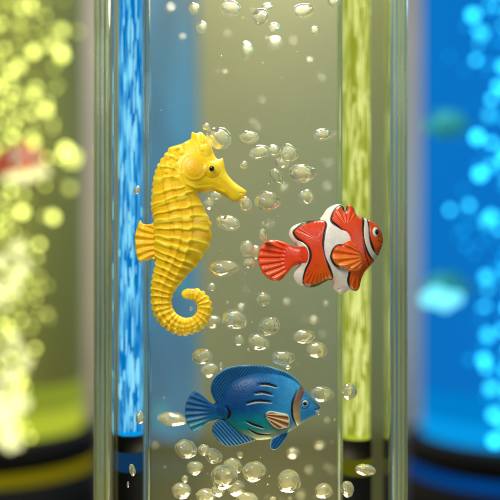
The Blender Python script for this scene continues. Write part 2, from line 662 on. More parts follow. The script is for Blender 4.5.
O2 = smooth_poly([(330.2, 222), (331, 216), (334.4, 210), (339.4, 206.4), (342, 207.4), (343.6, 211.5), (345.6, 213), (346.2, 207), (349.6, 204), (355, 208), (357.5, 214), (362.4, 216), (361.4, 230), (362.2, 240), (364.6, 250), (368.6, 257), (374, 262.5), (370, 268), (366, 275), (363, 282), (361, 288), (354.5, 290.3), (349, 286.2), (347, 280), (347.8, 274), (346, 268), (342, 261), (344, 250), (348.6, 240), (345.4, 233), (341, 231), (336, 227)], 6)
O3 = smooth_poly([(368.4, 216), (378, 220), (384, 230), (386, 237), (385, 246), (381, 254), (377.6, 255.3), (372, 249.5), (368.4, 240), (367.6, 230)], 6)


def cl_paint(X, Y, d):
    white = lin(236, 228, 214)
    pink = lin(240, 190, 165)
    red = lin(220, 48, 8)
    ora = lin(244, 104, 14)
    s0, s1, s2, s3 = (sdf(X, Y, p) for p in (O0, O1, O2, O3))
    so = np.maximum(np.maximum(s0, s1), np.maximum(s2, s3))
    o = mixc(red, ora, np.clip(0.15 + 0.75 * sm(238, 282, Y) * sm(300, 330, X) + 0.35 * sm(262, 282, Y), 0, 1))
    o = mixc(o, ora, 0.7 * sm(0, 6, s3))
    o = mixc(o, lin(232, 80, 20), 0.5 * sm(0, 5, s2))
    w = mixc(white, pink, 0.55 * gauss(np.hypot(X - 335, (Y - 284) * 1.2), 6))
    c = mixc(w, o, sm(-0.25, 0.25, so))
    sb = np.maximum(np.maximum(s1, s2), s3)
    lw = 0.85 + 0.35 * np.sin(X * 0.23 + Y * 0.17)
    blk = 1 - sm(lw * 0.8, lw * 1.25, np.abs(sb))
    blk = blk * np.where((s2 > -1.6) & (Y > 231) & (Y < 272) & (X < 350), 0.0, 1.0)
    blk = np.maximum(blk, (1 - sm(0.9, 1.5, d)) * sm(-2.4, -1.4, s1) * np.where((Y < 225) | (Y > 280), 1.0, 0.0) * (X < 327))
    c = mixc(c, (0.012, 0.008, 0.008), blk)
    # thin gill line behind the head band
    dg, _, _ = pl_dist(X, Y, [(362.5, 249), (364.5, 257), (368, 265)])
    c = mixc(c, lin(60, 18, 10), 0.8 * (1 - sm(0.3, 0.7, dg)))
    return c


def cl_det(X, Y, d):
    s0, s1, s2, s3 = (sdf(X, Y, p) for p in (O0, O1, O2, O3))
    so = np.maximum(s1, np.maximum(s2, s3))
    g = 1.1 * sm(-0.8, 1.4, so) - 0.8 * gauss(so, 0.9)
    # fin rays in the dorsal lobes and the anal fin
    a1 = np.arctan2(Y - 242, X - 318)
    m1 = sm(1, 3, s1) * (1 - sm(229, 237, Y - 0.25 * (X - 300)))
    a2 = np.arctan2(Y - 228, X - 345)
    m2 = sm(0.5, 2, s2) * (1 - sm(218, 226, Y)) * (1 - sm(352, 356, X))
    a3 = np.arctan2(Y - 262, X - 318)
    m3 = sm(1, 3, s1) * sm(271, 276, Y)
    a4 = np.arctan2(Y - 262, X - 356)
    m4 = sm(0.5, 2, s2) * sm(272, 280, Y)
    g = g + 0.55 * (m1 * np.sin(a1 * 34) + m2 * np.sin(a2 * 18) + m3 * np.sin(a3 * 30) + m4 * np.sin(a4 * 26))
    dm, _, _ = pl_dist(X, Y, [(384, 243.5), (380, 243.5), (377.5, 241)])
    g = g - 1.4 * gauss(dm, 0.7)
    dg, _, _ = pl_dist(X, Y, [(361.5, 241), (362.5, 249), (364.5, 257), (368, 265)])
    g = g - 0.9 * gauss(dg, 0.8)
    g = g - 2.0 * gauss(np.hypot(X - 339, (Y - 289)), 1.6)
    return g


M_cl = principled('glossy painted clownfish', (0.6, 0.1, 0.02), 0.34, attr='paint', noise=(16, 0.08), bump=(45, 0.005), Coat_Weight=0.15, Coat_Roughness=0.2)
relief('body', cl_out, M_cl, clown, CO, 17, cl_det, cl_paint, step=0.42)

tail = [(305.8, 247.6), (297, 247.2), (290, 245), (284, 242), (276, 240), (269, 240.3), (262.5, 244.5), (259, 251), (258, 260), (260.6, 269.5), (266.6, 277.4), (274, 281), (281, 280), (287, 273.5), (293, 267), (299, 264.2), (305.2, 264.6), (308.0, 260), (308.6, 254)]


def tail_det(X, Y, d):
    a = np.arctan2(Y - 258.5, 306 - X)
    r = np.hypot(Y - 258.5, 306 - X)
    return 1.0 * sm(20, 28, r) * (np.abs(np.sin(a * 19)) * 1.6 - 0.8) + 5.5 * (1 - sm(6, 26, r))


def tail_col(X, Y, d):
    a = np.arctan2(Y - 258.5, 306 - X)
    r = np.hypot(Y - 258.5, 306 - X)
    c = mixc(lin(228, 52, 8), lin(238, 76, 8), sm(250, 275, Y))
    return mixc(c, lin(242, 130, 70), 0.6 * sm(22, 32, r) * np.clip(np.abs(np.sin(a * 19)) * 2 - 1.1, 0, 1))


relief('tail_fin', tail, M_cl, clown, CO, 4.0, tail_det, tail_col, step=0.42, flat=True, edge=3.5, yoff=-0.005)

pec = [(341, 244.5), (335, 245), (330.4, 249.5), (328.2, 257), (331, 264), (337, 268.4), (343, 269.4), (350, 271), (357, 270.5), (361.5, 265), (361, 255), (355, 245.5), (348, 241.5)]


def pec_det(X, Y, d):
    a = np.arctan2(Y - 257, 366 - X)
    r = np.hypot(Y - 257, 366 - X)
    return 0.9 * np.sin(a * 22) * sm(6, 14, r) - 1.0 * gauss(d, 1.6)


def pec_col(X, Y, d):
    c = mixc(lin(234, 78, 10), lin(246, 122, 24), sm(246, 262, Y))
    a = np.arctan2(Y - 257, 366 - X)
    c = mixc(c, lin(246, 150, 80), 0.25 * np.clip(np.sin(a * 22), 0, 1))
    blk = (1 - sm(1.6, 2.3, d)) * (1 - sm(338, 345, X + np.where(Y < 252, 0, 0)))
    return mixc(c, (0.012, 0.008, 0.008), blk)


relief('pectoral_fin', pec, M_cl, clown, CO, 4.4, pec_det, pec_col, step=0.42, flat=True, edge=5, back=0.6, curve=lambda X, Y: np.interp(X, [327, 345, 354, 362], [15.5, 16.4, 14.6, 11.0]))
ey = ell('eye', 374, 233, 3.5, 5.0, 2.2, -0.098, M_eyewhite, clown, CO)
for o, q in ((ey, 0.25),):
    o.rotation_euler = (0, 0, 0.35)
pu = ell('pupil', 374.2, 232.4, 1.9, 2.8, 1.2, -0.113, M_eyeblack, ey, CO)
pu.location = (0.004, -0.019, 0.004)

# ------------------------------------------------------------------ blue reef fish
BO = (255, 405)
tang = empty('reef_fish', W(*BO, 0))
tag(tang, 'royal blue reef fish figurine with a tan gill band, swimming below the clownfish', 'toy fish')
bt = [(214, 403.5), (218, 402.5), (220.5, 398), (224, 390), (230, 381.5), (240, 375.5), (252, 372.3), (266, 371.5), (279, 373), (290, 376.5), (298, 381.5), (303.5, 388), (310, 396), (315.5, 402), (320, 407.2), (318.2, 410), (319.8, 411.8), (317, 414.6), (312, 416.4),
      (305, 421), (297, 426.2), (289, 431.4), (280, 435.4), (268, 439), (254, 439.3), (242, 434.4), (232, 427.4), (225, 420.8), (220, 418), (214, 418.5)]
MARKS = [[(258.5, 383), (267, 382.6), (276.5, 385.3)], [(254.5, 391.4), (263, 390.4), (272, 392.6)], [(246.5, 401.4), (258, 398.6), (271, 399.6)], [(246, 419), (253, 422.2), (263.5, 425.6)], [(248.4, 427.4), (258, 432), (271.5, 433.4)]]
GILL = smooth_poly([(296.5, 390), (292.4, 399), (291.4, 407), (292.4, 416), (296.6, 424.8)], 8, closed=False)
CRES = smooth_poly([(226.6, 406.4), (229.4, 410), (229.6, 414), (226.6, 418.6)], 6, closed=False)


def taper_line(X, Y, pts, w):
    p = smooth_poly(pts, 6, closed=False)
    d, s, t = pl_dist(X, Y, p)
    L = np.sum(np.linalg.norm(np.diff(p, axis=0), axis=1))
    return d, w * np.sqrt(np.clip(1 - (2 * s / L - 1) ** 2, 0.02, 1)), t


def bt_col(X, Y, d):
    deep, mid, light, teal, cream = lin(0, 70, 132), lin(0, 108, 172), lin(56, 158, 212), lin(12, 150, 150), lin(205, 214, 160)
    c = mixc(deep, mid, np.clip(0.75 * gauss(np.hypot((X - 238) / 1.2, Y - 388), 24) * 0 + sm(235, 290, X) * 0.9 + 0.25 * gauss(Y - 378, 8), 0, 1))
    c = mixc(c, light, np.clip(sm(258, 292, X + 0.35 * (Y - 400)) * 0.85, 0, 1))
    lower = sm(408, 436, Y - 0.10 * (X - 245))
    c = mixc(c, teal, 0.95 * sm(404, 426, Y + 0.12 * (X - 250)) * (1 - sm(262, 300, X)))
    c = mixc(c, cream, 0.9 * sm(426, 438, Y + 0.03 * (X - 255)) + 0.55 * lower * sm(262, 285, X) * (1 - 0.3 * sm(300, 312, X)))
    # painted strokes with a pale lower edge
    for m in MARKS:
        dd, w, t = taper_line(X, Y, m, 1.25)
        dl, wl, _ = taper_line(X, Y, [(a + 0.3, b + 1.6) for a, b in m], 0.75)
        c = mixc(c, lin(196, 212, 190), 0.7 * (1 - sm(wl * 0.4, wl * 1.2, dl)))
        c = mixc(c, (0.006, 0.007, 0.012), 1 - sm(w * 0.75, w * 1.15, dd))
    dd, w, t = taper_line(X, Y, CRES, 1.6)
    c = mixc(c, (0.006, 0.007, 0.015), 1 - sm(w * 0.7, w * 1.2, dd))
    # gill band: dark arc, brown to tan behind it
    dg, sg, tg = pl_dist(X, Y, GILL)
    brown = mixc(lin(112, 70, 22), lin(205, 176, 110), sm(394, 420, Y))
    gx = np.interp(Y, [384, 390, 399, 407, 416, 425], [301, 296.5, 292.4, 291.4, 292.4, 296.6])
    w_ = np.interp(Y, [384, 392, 404, 418, 426], [4, 9, 9.5, 7.5, 2])
    band = sm(0, 1, X - gx) * (1 - sm(w_ * 0.75, w_ * 1.05, X - gx))
    c = mixc(c, brown, 0.92 * band)
    c = mixc(c, lin(215, 205, 160), 0.5 * sm(416, 424, Y) * sm(292, 298, X))
    face = sm(301, 305, X - 0 * Y)
    c = mixc(c, lin(46, 128, 190), 0.75 * face * sm(0.9, 1.2, (X - gx) / w_) * (1 - sm(409, 416, Y)))
    c = mixc(c, lin(214, 206, 190), (1 - sm(1.0, 3.0, np.hypot(X - 317.6, (Y - 411.5)))))
    wg = 0.95 * np.sqrt(np.clip(1 - (sg / 18.5 - 1) ** 2, 0.05, 1))
    c = mixc(c, (0.01, 0.009, 0.01), 1 - sm(wg * 0.75, wg * 1.2, dg))
    return c


def bt_det(X, Y, d):
    g = 0
    for m in MARKS:
        dd, w, t = taper_line(X, Y, m, 1.3)
        g = g - 0.9 * gauss(dd, 1.2)
    dd, w, t = taper_line(X, Y, CRES, 1.6)
    g = g - 1.2 * gauss(dd, 1.6)
    dg, sg, tg = pl_dist(X, Y, GILL)
    gx = np.interp(Y, [384, 390, 399, 407, 416, 425], [301, 296.5, 292.4, 291.4, 292.4, 296.6])
    g = g - 1.3 * gauss(dg, 1.1) + 1.2 * gauss(X - gx - 4.5, 4) * sm(386, 392, Y)
    dm, _, _ = pl_dist(X, Y, [(320, 410), (314.5, 409)])
    g = g - 1.3 * gauss(dm, 0.7)
    # faint scale rows
    g = g + 0.05 * np.sin(X * 1.5 + Y * 0.6) * np.sin(Y * 1.6 - X * 0.35) * (1 - sm(288, 294, X))
    re = np.hypot(X - 304, Y - 402)
    g = g + 0.9 * gauss(re - 4.0, 1.0)
    return g


M_bt = principled('glossy painted reef fish', (0.02, 0.1, 0.4), 0.42, attr='paint', noise=(16, 0.10), bump=(45, 0.005), Coat_Weight=0.04, Coat_Roughness=0.25, Specular_IOR_Level=0.3)
relief('body', bt, M_bt, tang, BO, 15, bt_det, bt_col, step=0.42)

FB, FT, FE = lin(0, 84, 136), lin(16, 112, 168), lin(150, 205, 210)


def rays(cx, cy, k, amp=0.8):
    def f(X, Y, d):
        a = np.arctan2(Y - cy, X - cx)
        return amp * np.sin(a * k)
    return f


def slant(kx, ky, amp):
    return lambda X, Y, d: amp * np.sin(X * kx + Y * ky)


dfin = [(218.5, 404.5), (214.5, 400), (212, 395), (210.4, 389), (212, 381), (218, 373), (228, 367.2), (240, 365), (256, 364.6), (268, 365.6), (277, 368.4), (288, 372.4), (297.5, 379.6), (301, 386), (292, 383), (279, 379), (266, 378), (252, 379), (241, 382), (233, 388), (227, 398), (223.5, 405)]
relief('dorsal_fin', dfin, M_bt, tang, BO, 3.2, slant(2.1, 1.5, 0.22),
       lambda X, Y, d: mixc(mixc(mixc(FB, FT, sm(240, 285, X)), lin(4, 28, 66), 0.2 + 0.16 * np.sin(X * 2.1 + Y * 1.5)), FE, 0.35 * (1 - sm(0.3, 1.3, d))), step=0.42, flat=True, edge=2, yoff=-0.01)
tfin = [(229, 406), (218, 405.3), (211, 402.6), (203, 396), (195, 391), (189.4, 396), (185.4, 405), (185, 416), (188, 425), (194, 432.6), (199, 430.8), (206, 424), (214, 420), (222, 418.6), (229, 417)]
relief('tail_fin', tfin, M_bt, tang, BO, 3.4, lambda X, Y, d: 0.45 * np.sin(np.arctan2(Y - 411.5, 232 - X) * 44) * sm(8, 22, 222 - X) + 2.5 * (1 - sm(0, 16, 228 - X)),
       lambda X, Y, d: mixc(mixc(mixc(lin(0, 84, 142), lin(14, 134, 156), sm(412, 428, Y)), FE, sm(10, 26, 222 - X) * np.clip(np.sin(np.arctan2(Y - 411.5, 232 - X) * 44), 0, 1) * (0.15 + 0.65 * sm(405, 428, Y))), FE, 0.6 * (1 - sm(0.3, 1.2, d)) * sm(402, 420, Y)), step=0.42, flat=True, edge=2, yoff=-0.005)
afin = [(212, 429), (213.2, 424.2), (219, 419.6), (225, 419.5), (232, 426), (242, 432), (254, 437), (257, 439), (246, 443), (236, 445.5), (227, 446), (219, 442), (214, 436)]
relief('anal_fin', afin, M_bt, tang, BO, 3.0, lambda X, Y, d: 0.5 * np.sin((X - 0.9 * Y) * 1.6),
       lambda X, Y, d: mixc(mixc(lin(0, 92, 148), FE, np.clip(np.sin((X - 0.9 * Y) * 1.6), 0, 1) * (0.25 + 0.6 * sm(432, 444, Y))), FE, 0.75 * (1 - sm(0.4, 1.3, d)) * sm(430, 438, Y)), step=0.42, flat=True, edge=1.8, yoff=-0.01)
vfin = [(272, 437), (278, 433.5), (286, 430.5), (288, 433), (284, 440), (279.5, 445.5), (275.5, 448.4), (270.8, 447.6), (270, 443)]
relief('pelvic_fin', vfin, M_bt, tang, BO, 2.4, lambda X, Y, d: 0.4 * np.sin((X + 0.7 * Y) * 2),
       lambda X, Y, d: mixc(mixc(lin(20, 110, 170), lin(10, 70, 130), 0.5 + 0.5 * np.sin((X + 0.7 * Y) * 2)), FE, 0.8 * (1 - sm(0.4, 1.4, d))), step=0.42, flat=True, edge=1.6, yoff=-0.05)
pfin = [(264.4, 413.5), (266.5, 409.6), (271, 408.6), (279, 410), (287, 412), (289, 417), (288.4, 423.6), (283, 425.6), (277, 426), (270.5, 421.5)]


def pf_col(X, Y, d):
    a = np.arctan2(Y - 411, X - 258)
    c = mixc(lin(150, 92, 40), lin(222, 200, 150), sm(-0.2, 0.5, np.sin(a * 30)))
    c = mixc(c, lin(226, 226, 205), 1 - sm(0.7, 1.5, d))
    return mixc(c, lin(10, 30, 60), 0.95 * (1 - sm(264.5, 267.5, X)))


relief('pectoral_fin', pfin, M_bt, tang, BO, 2.6, lambda X, Y, d: 0.7 * np.sin(np.arctan2(Y - 411, X - 258) * 30), pf_col, step=0.35, flat=True, edge=2, yoff=-0.142)
be = ell('eye', 304, 402, 3.3, 3.3, 2.0, -0.083, principled('pale grey eye ring', lin(190, 196, 190), 0.3), tang, BO)
bp = ell('pupil', 304.3, 402, 1.8, 1.8, 1.2, 0, M_eyeblack, be, BO)
bp.location = (0.003, -0.016, 0.0)

# ------------------------------------------------------------------ acrylic tube
ZB, ZT = -4.45, 5.5
tube = empty('acrylic_tube', (0, 1.2, ZB))
tag(tube, 'tall clear square acrylic tube holding the toy fish and bubbles', 'display tube')


def part(name, bm, mat, smooth=False):
    for v in bm.verts:
        v.co -= Vector((0, 1.2, ZB))
    return bm_obj(name, bm, mat, tube, smooth)


def box_bm(x0, x1, y0, y1, z0, z1, bev=0.0):
    bm = bmesh.new()
    bmesh.ops.create_cube(bm, size=1)
    for v in bm.verts:
        v.co = Vector(((x0 + x1) / 2 + v.co.x * (x1 - x0), (y0 + y1) / 2 + v.co.y * (y1 - y0), (z0 + z1) / 2 + v.co.z * (z1 - z0)))
    if bev:
        bmesh.ops.bevel(bm, geom=list(bm.edges), offset=bev, segments=3, affect='EDGES')
    return bm


YF = -0.42
part('front_panel', box_bm(-1.29, 1.31, YF, YF + 0.03, ZB, ZT), M_clear)
part('back_panel', box_bm(-1.46, 1.46, 2.72, 2.76, ZB, ZT), M_back)
for sx in (-1, 1):
    xo = 1.465
    part('side_wall', box_bm(*sorted((sx * xo, sx * (xo - 0.05))), -0.22, 2.70, ZB, ZT, 0.01), M_wallac, False)


def lobed(x0, x1, y0, y1, lobes, amp):
    """post outline: rounded corners and a softly fluted front"""
    pts = []
    n = 40
    for i in range(n + 1):
        t = i / n
        x = x0 + (x1 - x0) * t
        e = min(t, 1 - t) * 2
        y = y0 + 0.05 * (1 - min(1, e * 5)) ** 2 - amp * math.sin(t * math.pi * lobes) ** 2
        pts.append((x, y))
    for i in range(n + 1):
        t = 1 - i / n
        x = x0 + (x1 - x0) * t
        pts.append((x, y1 + amp * 0.7 * math.sin(t * math.pi * (lobes + 1)) ** 2))
    return pts


f = (D - 0.3) / D / 100
part('corner_post', prism_bm(lobed((95 - 250) * f, (113 - 250) * f, -0.42, -0.25, 4, 0.022), ZB, ZT), M_acryl, True)
part('corner_post', prism_bm(lobed((389 - 250) * f, (406 - 250) * f, -0.42, -0.25, 4, 0.022), ZB, ZT), M_acryl, True)
f = (D + 0.26) / D / 100
part('seam_strip', prism_bm(lobed((142.8 - 250) * f, (150.5 - 250) * f, 0.24, 0.32, 2, 0.010), ZB, ZT), M_seam, True)
part('seam_strip', prism_bm(lobed((337.5 - 250) * f, (343.0 - 250) * f, 0.24, 0.32, 1, 0.012), ZB, ZT), M_seam, True)

# ------------------------------------------------------------------ bubble lamps
BUBS = []


def bubble_mesh(k, wob, sub=4):
    bm = bmesh.new()
    bmesh.ops.create_icosphere(bm, subdivisions=sub, radius=1)
    off = Vector((k * 7.3, k * 3.1, k * 5.7))
    for v in bm.verts:
        n = v.co.normalized()
        r = 1 + wob * mnoise.noise(n * 1.1 + off) + wob * 0.5 * mnoise.noise(n * 2.4 + off) + wob * 0.12 * mnoise.noise(n * 6 + off)
        v.co = n * r
    me = bpy.data.meshes.new('bubble')
    bm.to_mesh(me)
    bm.free()
    me.polygons.foreach_set('use_smooth', [True] * len(me.polygons))
    return me


def lamp(name, px, Y, r_px, rim_py, collar, ring, core_frac, M_core, M_disc, M_ring, label, base_over=1.06, M_mid=None, streaks=None):
    """tube of lit water on a black base with a glowing band: rim_py is the photo row of the base's front rim, collar and ring heights in px"""
    k = SC(Y)
    r = r_px * k
    kf = (D + Y - r) / D / 100
    zr = ZC - (rim_py - HOR) * kf
    x = (px - 250) * k
    root = empty(name, (x, Y, ZB))
    tag(root, label, 'bubble lamp')
    z = zr - ZB
    c1, c2 = collar * kf, (collar + ring) * kf
    rb = r * base_over
    bev = 0.04 * r
    bm_obj('water_column', lathe_bm([(0, z + 0.004), (r * core_frac, z + 0.004), (r * core_frac, ZT - ZB)], 64), M_core, root)
    rc = r * core_frac
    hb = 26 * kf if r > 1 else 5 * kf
    bm_obj('base_glow_band', lathe_bm([(rc * 1.004, z + 0.005), (rc * 1.004, z + hb)], 64), M_disc, root)  # glow of the base light fading up the water, put into emissive bands
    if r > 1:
        bm_obj('base_glow_band', lathe_bm([(rc * 1.002, z + hb + .004), (rc * 1.002, z + 2.1 * hb)], 64), M_mid, root)
    bm_obj('glass_shell', lathe_bm([(r, z), (r, ZT - ZB)], 64), M_clear, root)
    bm_obj('collar', lathe_bm([(0, z), (rb - bev, z), (rb - bev * .3, z - bev * .3), (rb, z - bev), (rb, z - c1), (0, z - c1)], 64), M_black, root)
    bm_obj('light_band', lathe_bm([(rb * .97, z - c1 - 0.002), (rb * .985, z - c1 - .01), (rb * .985, z - c2 + .01), (rb * .97, z - c2 + 0.002)], 64), M_ring, root)
    bm_obj('base', lathe_bm([(0, z - c2), (rb - bev, z - c2), (rb, z - c2 - bev), (rb * 1.02, 0.02), (rb * 1.0, 0.0), (0, 0)], 64), M_black, root)
    if streaks:
        bm = bmesh.new()
        for i in range(streaks[1]):
            a = -math.pi / 2 + random.gauss(streaks[2], 0.42)
            rx, rz = random.uniform(0.35, 1.0) * k, random.uniform(4, 17) * k
            zz = z + rz + 0.02 + random.random() ** 1.25 * 4.6 / (D / (D + Y))
            m = Matrix.Translation((r * math.cos(a), r * math.sin(a), zz)) @ Matrix.Diagonal((rx, rx, rz, 1))
            bmesh.ops.create_icosphere(bm, subdivisions=2, radius=1, matrix=m)
        tag(bm_obj('bubble_streaks', bm, streaks[0], root), kind='stuff')
    return root, x, r, zr


M_ycore = emitter('yellow lit water', lin(108, 110, 52), 0.6, diffuse=(0.14, 0.15, 0.06))
M_bcore = emitter('blue lit water', lin(10, 110, 192), 1.0, diffuse=(0.0, 0.03, 0.08))
M_ydisc = emitter('yellow base glow', lin(186, 200, 56), 0.9)
M_bdisc = emitter('blue base glow', lin(6, 160, 240), 0.9)
M_yring = emitter('yellow light band', lin(136, 126, 10), 0.75)
M_bring = emitter('blue light band', lin(0, 78, 160), 0.75)
M_ybub = emitter('yellow lit bubble', lin(236, 244, 120), 1.0, vary=(1.4, 5.0))
M_bbub = emitter('cyan lit bubble', lin(50, 210, 255), 1.0, vary=(1.4, 4.5))
M_yhot = emitter('white hot bubble', lin(252, 252, 176), 1.5)
M_bhot = emitter('bright cyan bubble', lin(120, 238, 255), 1.4)

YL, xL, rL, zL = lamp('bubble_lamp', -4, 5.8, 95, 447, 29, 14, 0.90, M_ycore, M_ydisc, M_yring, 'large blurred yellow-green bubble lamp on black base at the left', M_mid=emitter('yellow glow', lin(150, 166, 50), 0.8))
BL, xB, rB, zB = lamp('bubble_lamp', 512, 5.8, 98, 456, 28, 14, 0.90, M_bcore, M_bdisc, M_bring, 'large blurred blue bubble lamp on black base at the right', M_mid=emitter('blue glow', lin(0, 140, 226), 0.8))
M_sb = streak_emitter('blue bubble streaks', lin(0, 116, 192), lin(110, 214, 255), 44, 3.0, 1.0)
M_fb = streak_emitter('dim blue refracted lamp', lin(10, 92, 176), lin(26, 130, 226), 2, 0.5, 1.7)
M_sy = streak_emitter('yellow bubble streaks', lin(150, 162, 44), lin(232, 240, 136), 34, 2.4, 0.95)
M_dring = emitter('dim blue light band', lin(26, 74, 120), 0.5)
M_oring = emitter('dim olive light band', lin(112, 112, 20), 0.55)
lamp('bubble_lamp', 130.6, 0.5, 12.4, 437, 16, 20, 0.96, M_sb, M_bdisc, M_dring, 'slim bright blue streaked column, a stand-in for the lamp refracted in the tube, left of the seahorse', streaks=(emitter('pale cyan streak', lin(140, 226, 255), 1.0), 130, 0.15))  # added column: refracted image of the blue lamp built as an object
lamp('bubble_lamp', 170, 5.4, 30, 441, 19, 18, 0.96, M_fb, M_fb, M_dring, 'dim blurred blue column, a stand-in for the refracted lamp seen through the tube, behind the seahorse')  # added lamp in place of the wider blue band refracted by the tube
lamp('bubble_lamp', 356.3, 0.9, 14.2, 441, 19, 17, 0.95, M_sy, M_ydisc, M_oring, 'slim yellow-green streaked column, a stand-in for the lamp refracted in the tube, behind the clownfish', streaks=(emitter('pale yellow streak', lin(232, 238, 140), 1.0), 170, -0.05))  # added column where the tube only bends the view of the yellow lamp

lampbub = [bubble_mesh(50 + i, 0.12, 3) for i in range(3)]


def far_bubble(px, py, Y, r_px, mat, label, group, name='lamp_bubble'):
    me = lampbub[random.randrange(3)].copy() if False else lampbub_m[(mat.name, random.randrange(3))]
    o = bpy.data.objects.new(name, me)
    o.location = W(px, py, Y)
    s = r_px * SC(Y)
    o.scale = (s, s, s * random.uniform(0.8, 1.0))
    o.rotation_euler = (random.random() * 6, random.random() * 6, random.random() * 6)
    link(o)
    tag(o, label, 'bubble', group)
    return o


lampbub_m = {}
for m in (M_ybub, M_bbub, M_yhot, M_bhot):
    for i in range(3):
        me = lampbub[i].copy()
        me.materials.append(m)
        lampbub_m[(m.name, i)] = me



def mass(label, mat, n, fpos, rr):
    bm = bmesh.new()
    for i in range(n):
        p, yy = fpos()
        q = W(p[0], p[1], yy)
        m = Matrix.Translation(q) @ Matrix.Scale(random.uniform(*rr) * SC(yy), 4)
        bmesh.ops.create_icosphere(bm, subdivisions=2, radius=1, matrix=m)
    return tag(bm_obj('bubble_foam', bm, mat, None), label, 'bubbles', None, 'stuff')


def ypos():
    py = random.uniform(-15, 442)
    px = 8 + random.gauss(0, 0.7) * np.interp(py, [0, 150, 250, 330, 440], [40, 38, 32, 20, 12])
    return (px, py), 5.8 - math.sqrt(max((0.9 * rL) ** 2 - ((px + 4) * 0.0155) ** 2, 0.05)) - 0.03


def bpos():
    py = random.uniform(-15, 448)
    px = 520 - abs(random.gauss(0, 1)) * np.interp(py, [0, 200, 300, 450], [30, 24, 24, 18])
    return (px, py), 5.8 - math.sqrt(max((0.9 * rB) ** 2 - ((px - 512) * 0.0155) ** 2, 0.05)) - 0.03


mass('dense mass of finer glowing bubbles filling the large yellow-green background lamp', emitter('fine yellow bubbles', lin(214, 226, 96), 1.8), 220, ypos, (1.0, 2.8))
mass('dense mass of finer glowing bubbles filling the large blue background lamp', emitter('fine blue bubbles', lin(20, 176, 248), 1.8), 110, bpos, (1.2, 3.0))
def front(px, cx, rl):
    """depth just in front of a lamp's lit water at column px"""
    x = px * 0.0155 - cx * 0.0155
    return 5.8 - math.sqrt(max((0.9 * rl) ** 2 - x * x, 0.05)) - 0.09


GY = 'glowing bubbles in the left background lamp'
GB = 'glowing bubbles in the right background lamp'
LY = 'out of focus glowing yellow bubble inside the large left background lamp'
LB = 'out of focus glowing cyan bubble inside the large right background lamp'
for i in range(150):
    py = random.uniform(-15, 440)
    half = np.interp(py, [0, 150, 250, 330, 440], [42, 40, 34, 24, 14])
    px = 16 + random.gauss(0, 0.62) * half
    if px < -14 or px > 66:
        continue
    far_bubble(px, py, front(px, -4, rL), random.uniform(1.2, 2.9), M_ybub, LY, GY)
for i in range(60):
    py = 446 - 200 * random.random() ** 1.5
    far_bubble(random.gauss(6, 9), py, 4.27, random.uniform(3, 6.5), M_yhot, LY, GY)
for px, py, r in ((62, 30, 5), (62, 55, 4.5), (61, 49, 4), (33, 52, 6), (46, 110, 5), (19, 66, 5), (53, 217, 6), (22, 212, 5), (34, 95, 4), (52, 45, 4), (72, 158, 13), (66, 150, 9), (34, 143, 6), (70, 188, 4)):
    far_bubble(px, py, front(px, -4, rL), min(r, 4.5) if px < 60 or r < 7 else r * .6, M_ybub, LY, GY)
for i in range(75):
    py = random.uniform(-10, 450)
    px = 505 + random.gauss(0, 0.6) * np.interp(py, [0, 200, 300, 450], [30, 24, 26, 20])
    if px > 514:
        continue
    far_bubble(px, py, front(px, 512, rB), random.uniform(1.8, 4.2), M_bbub, LB, GB)
for px, py, r in ((473, 15, 4.5), (482, 33, 6), (476, 60, 3), (489, 115, 7), (477, 137, 7), (480, 174, 7), (491, 217, 8), (486, 277, 9), (488, 335, 7), (484, 360, 7), (491, 388, 7), (494, 415, 7), (495, 441, 7), (450, 210, 3)):
    far_bubble(px, py, front(px, 512, rB), min(r, 5), M_bbub, LB, GB)
for px, py, r in ((436, 297, 11), (446, 301, 10), (428, 299, 8), (456, 298, 7)):
    far_bubble(px, py, 4.1, r, M_bhot, LB, GB)
for px, py, r in ((22, 176, 7), (34, 174, 6), (44, 171, 5), (10, 178, 6)):
    far_bubble(px, py, 4.15, r, M_yhot, LY, GY)
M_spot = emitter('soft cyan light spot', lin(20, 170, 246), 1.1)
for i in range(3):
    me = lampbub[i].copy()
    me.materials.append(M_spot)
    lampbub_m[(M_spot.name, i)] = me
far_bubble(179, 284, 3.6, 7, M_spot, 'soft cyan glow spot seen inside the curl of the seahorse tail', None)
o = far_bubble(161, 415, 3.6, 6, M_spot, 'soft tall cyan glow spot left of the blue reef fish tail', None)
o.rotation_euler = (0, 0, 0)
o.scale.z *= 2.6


def copy_tree(o, parent=None):
    c = o.copy()
    link(c)
    c.parent = parent
    for ch in [q for q in list(bpy.data.objects) if q.parent == o]:
        copy_tree(ch, c)
    return c


def far_copy(src, px, py, Y, width_scale, label, flip=False):
    c = copy_tree(src)
    c.location = W(px, py, Y)
    s = width_scale
    c.scale = (-s if flip else s, s, s)
    c['label'] = label
    return c


far_copy(clown, 14, 164, 4.25, 0.75, 'blurred orange and white toy fish inside the left background lamp')
M_teal = principled('bright teal fish paint', (0.02, 0.42, 0.50), 0.4, noise=(8, 0.2))
tealfish = []
tealfish.append(far_copy(tang, 448, 124, 4.25, 0.55, 'blurred blue-green toy fish, upper one inside the right background lamp'))
tealfish.append(far_copy(tang, 446, 286, 4.25, 0.55, 'blurred blue-green toy fish, lower one inside the right background lamp', True))
for fsh in tealfish:
    for ch in fsh.children:
        for sl in ch.material_slots:
            sl.link = 'OBJECT'
            sl.material = M_teal

# ------------------------------------------------------------------ bubbles in the tube
G = 'air bubbles rising in the tube'
GS = 'tiny soft specks of bubbles deep in the tube'
bmesh_var = [bubble_mesh(i, 0.14) for i in range(9)]
for me in bmesh_var:
    me.materials.append(M_bub)
tiny_var = [bubble_mesh(20 + i, 0.05, 3) for i in range(2)]
for me in tiny_var:
    me.materials.append(M_bub)


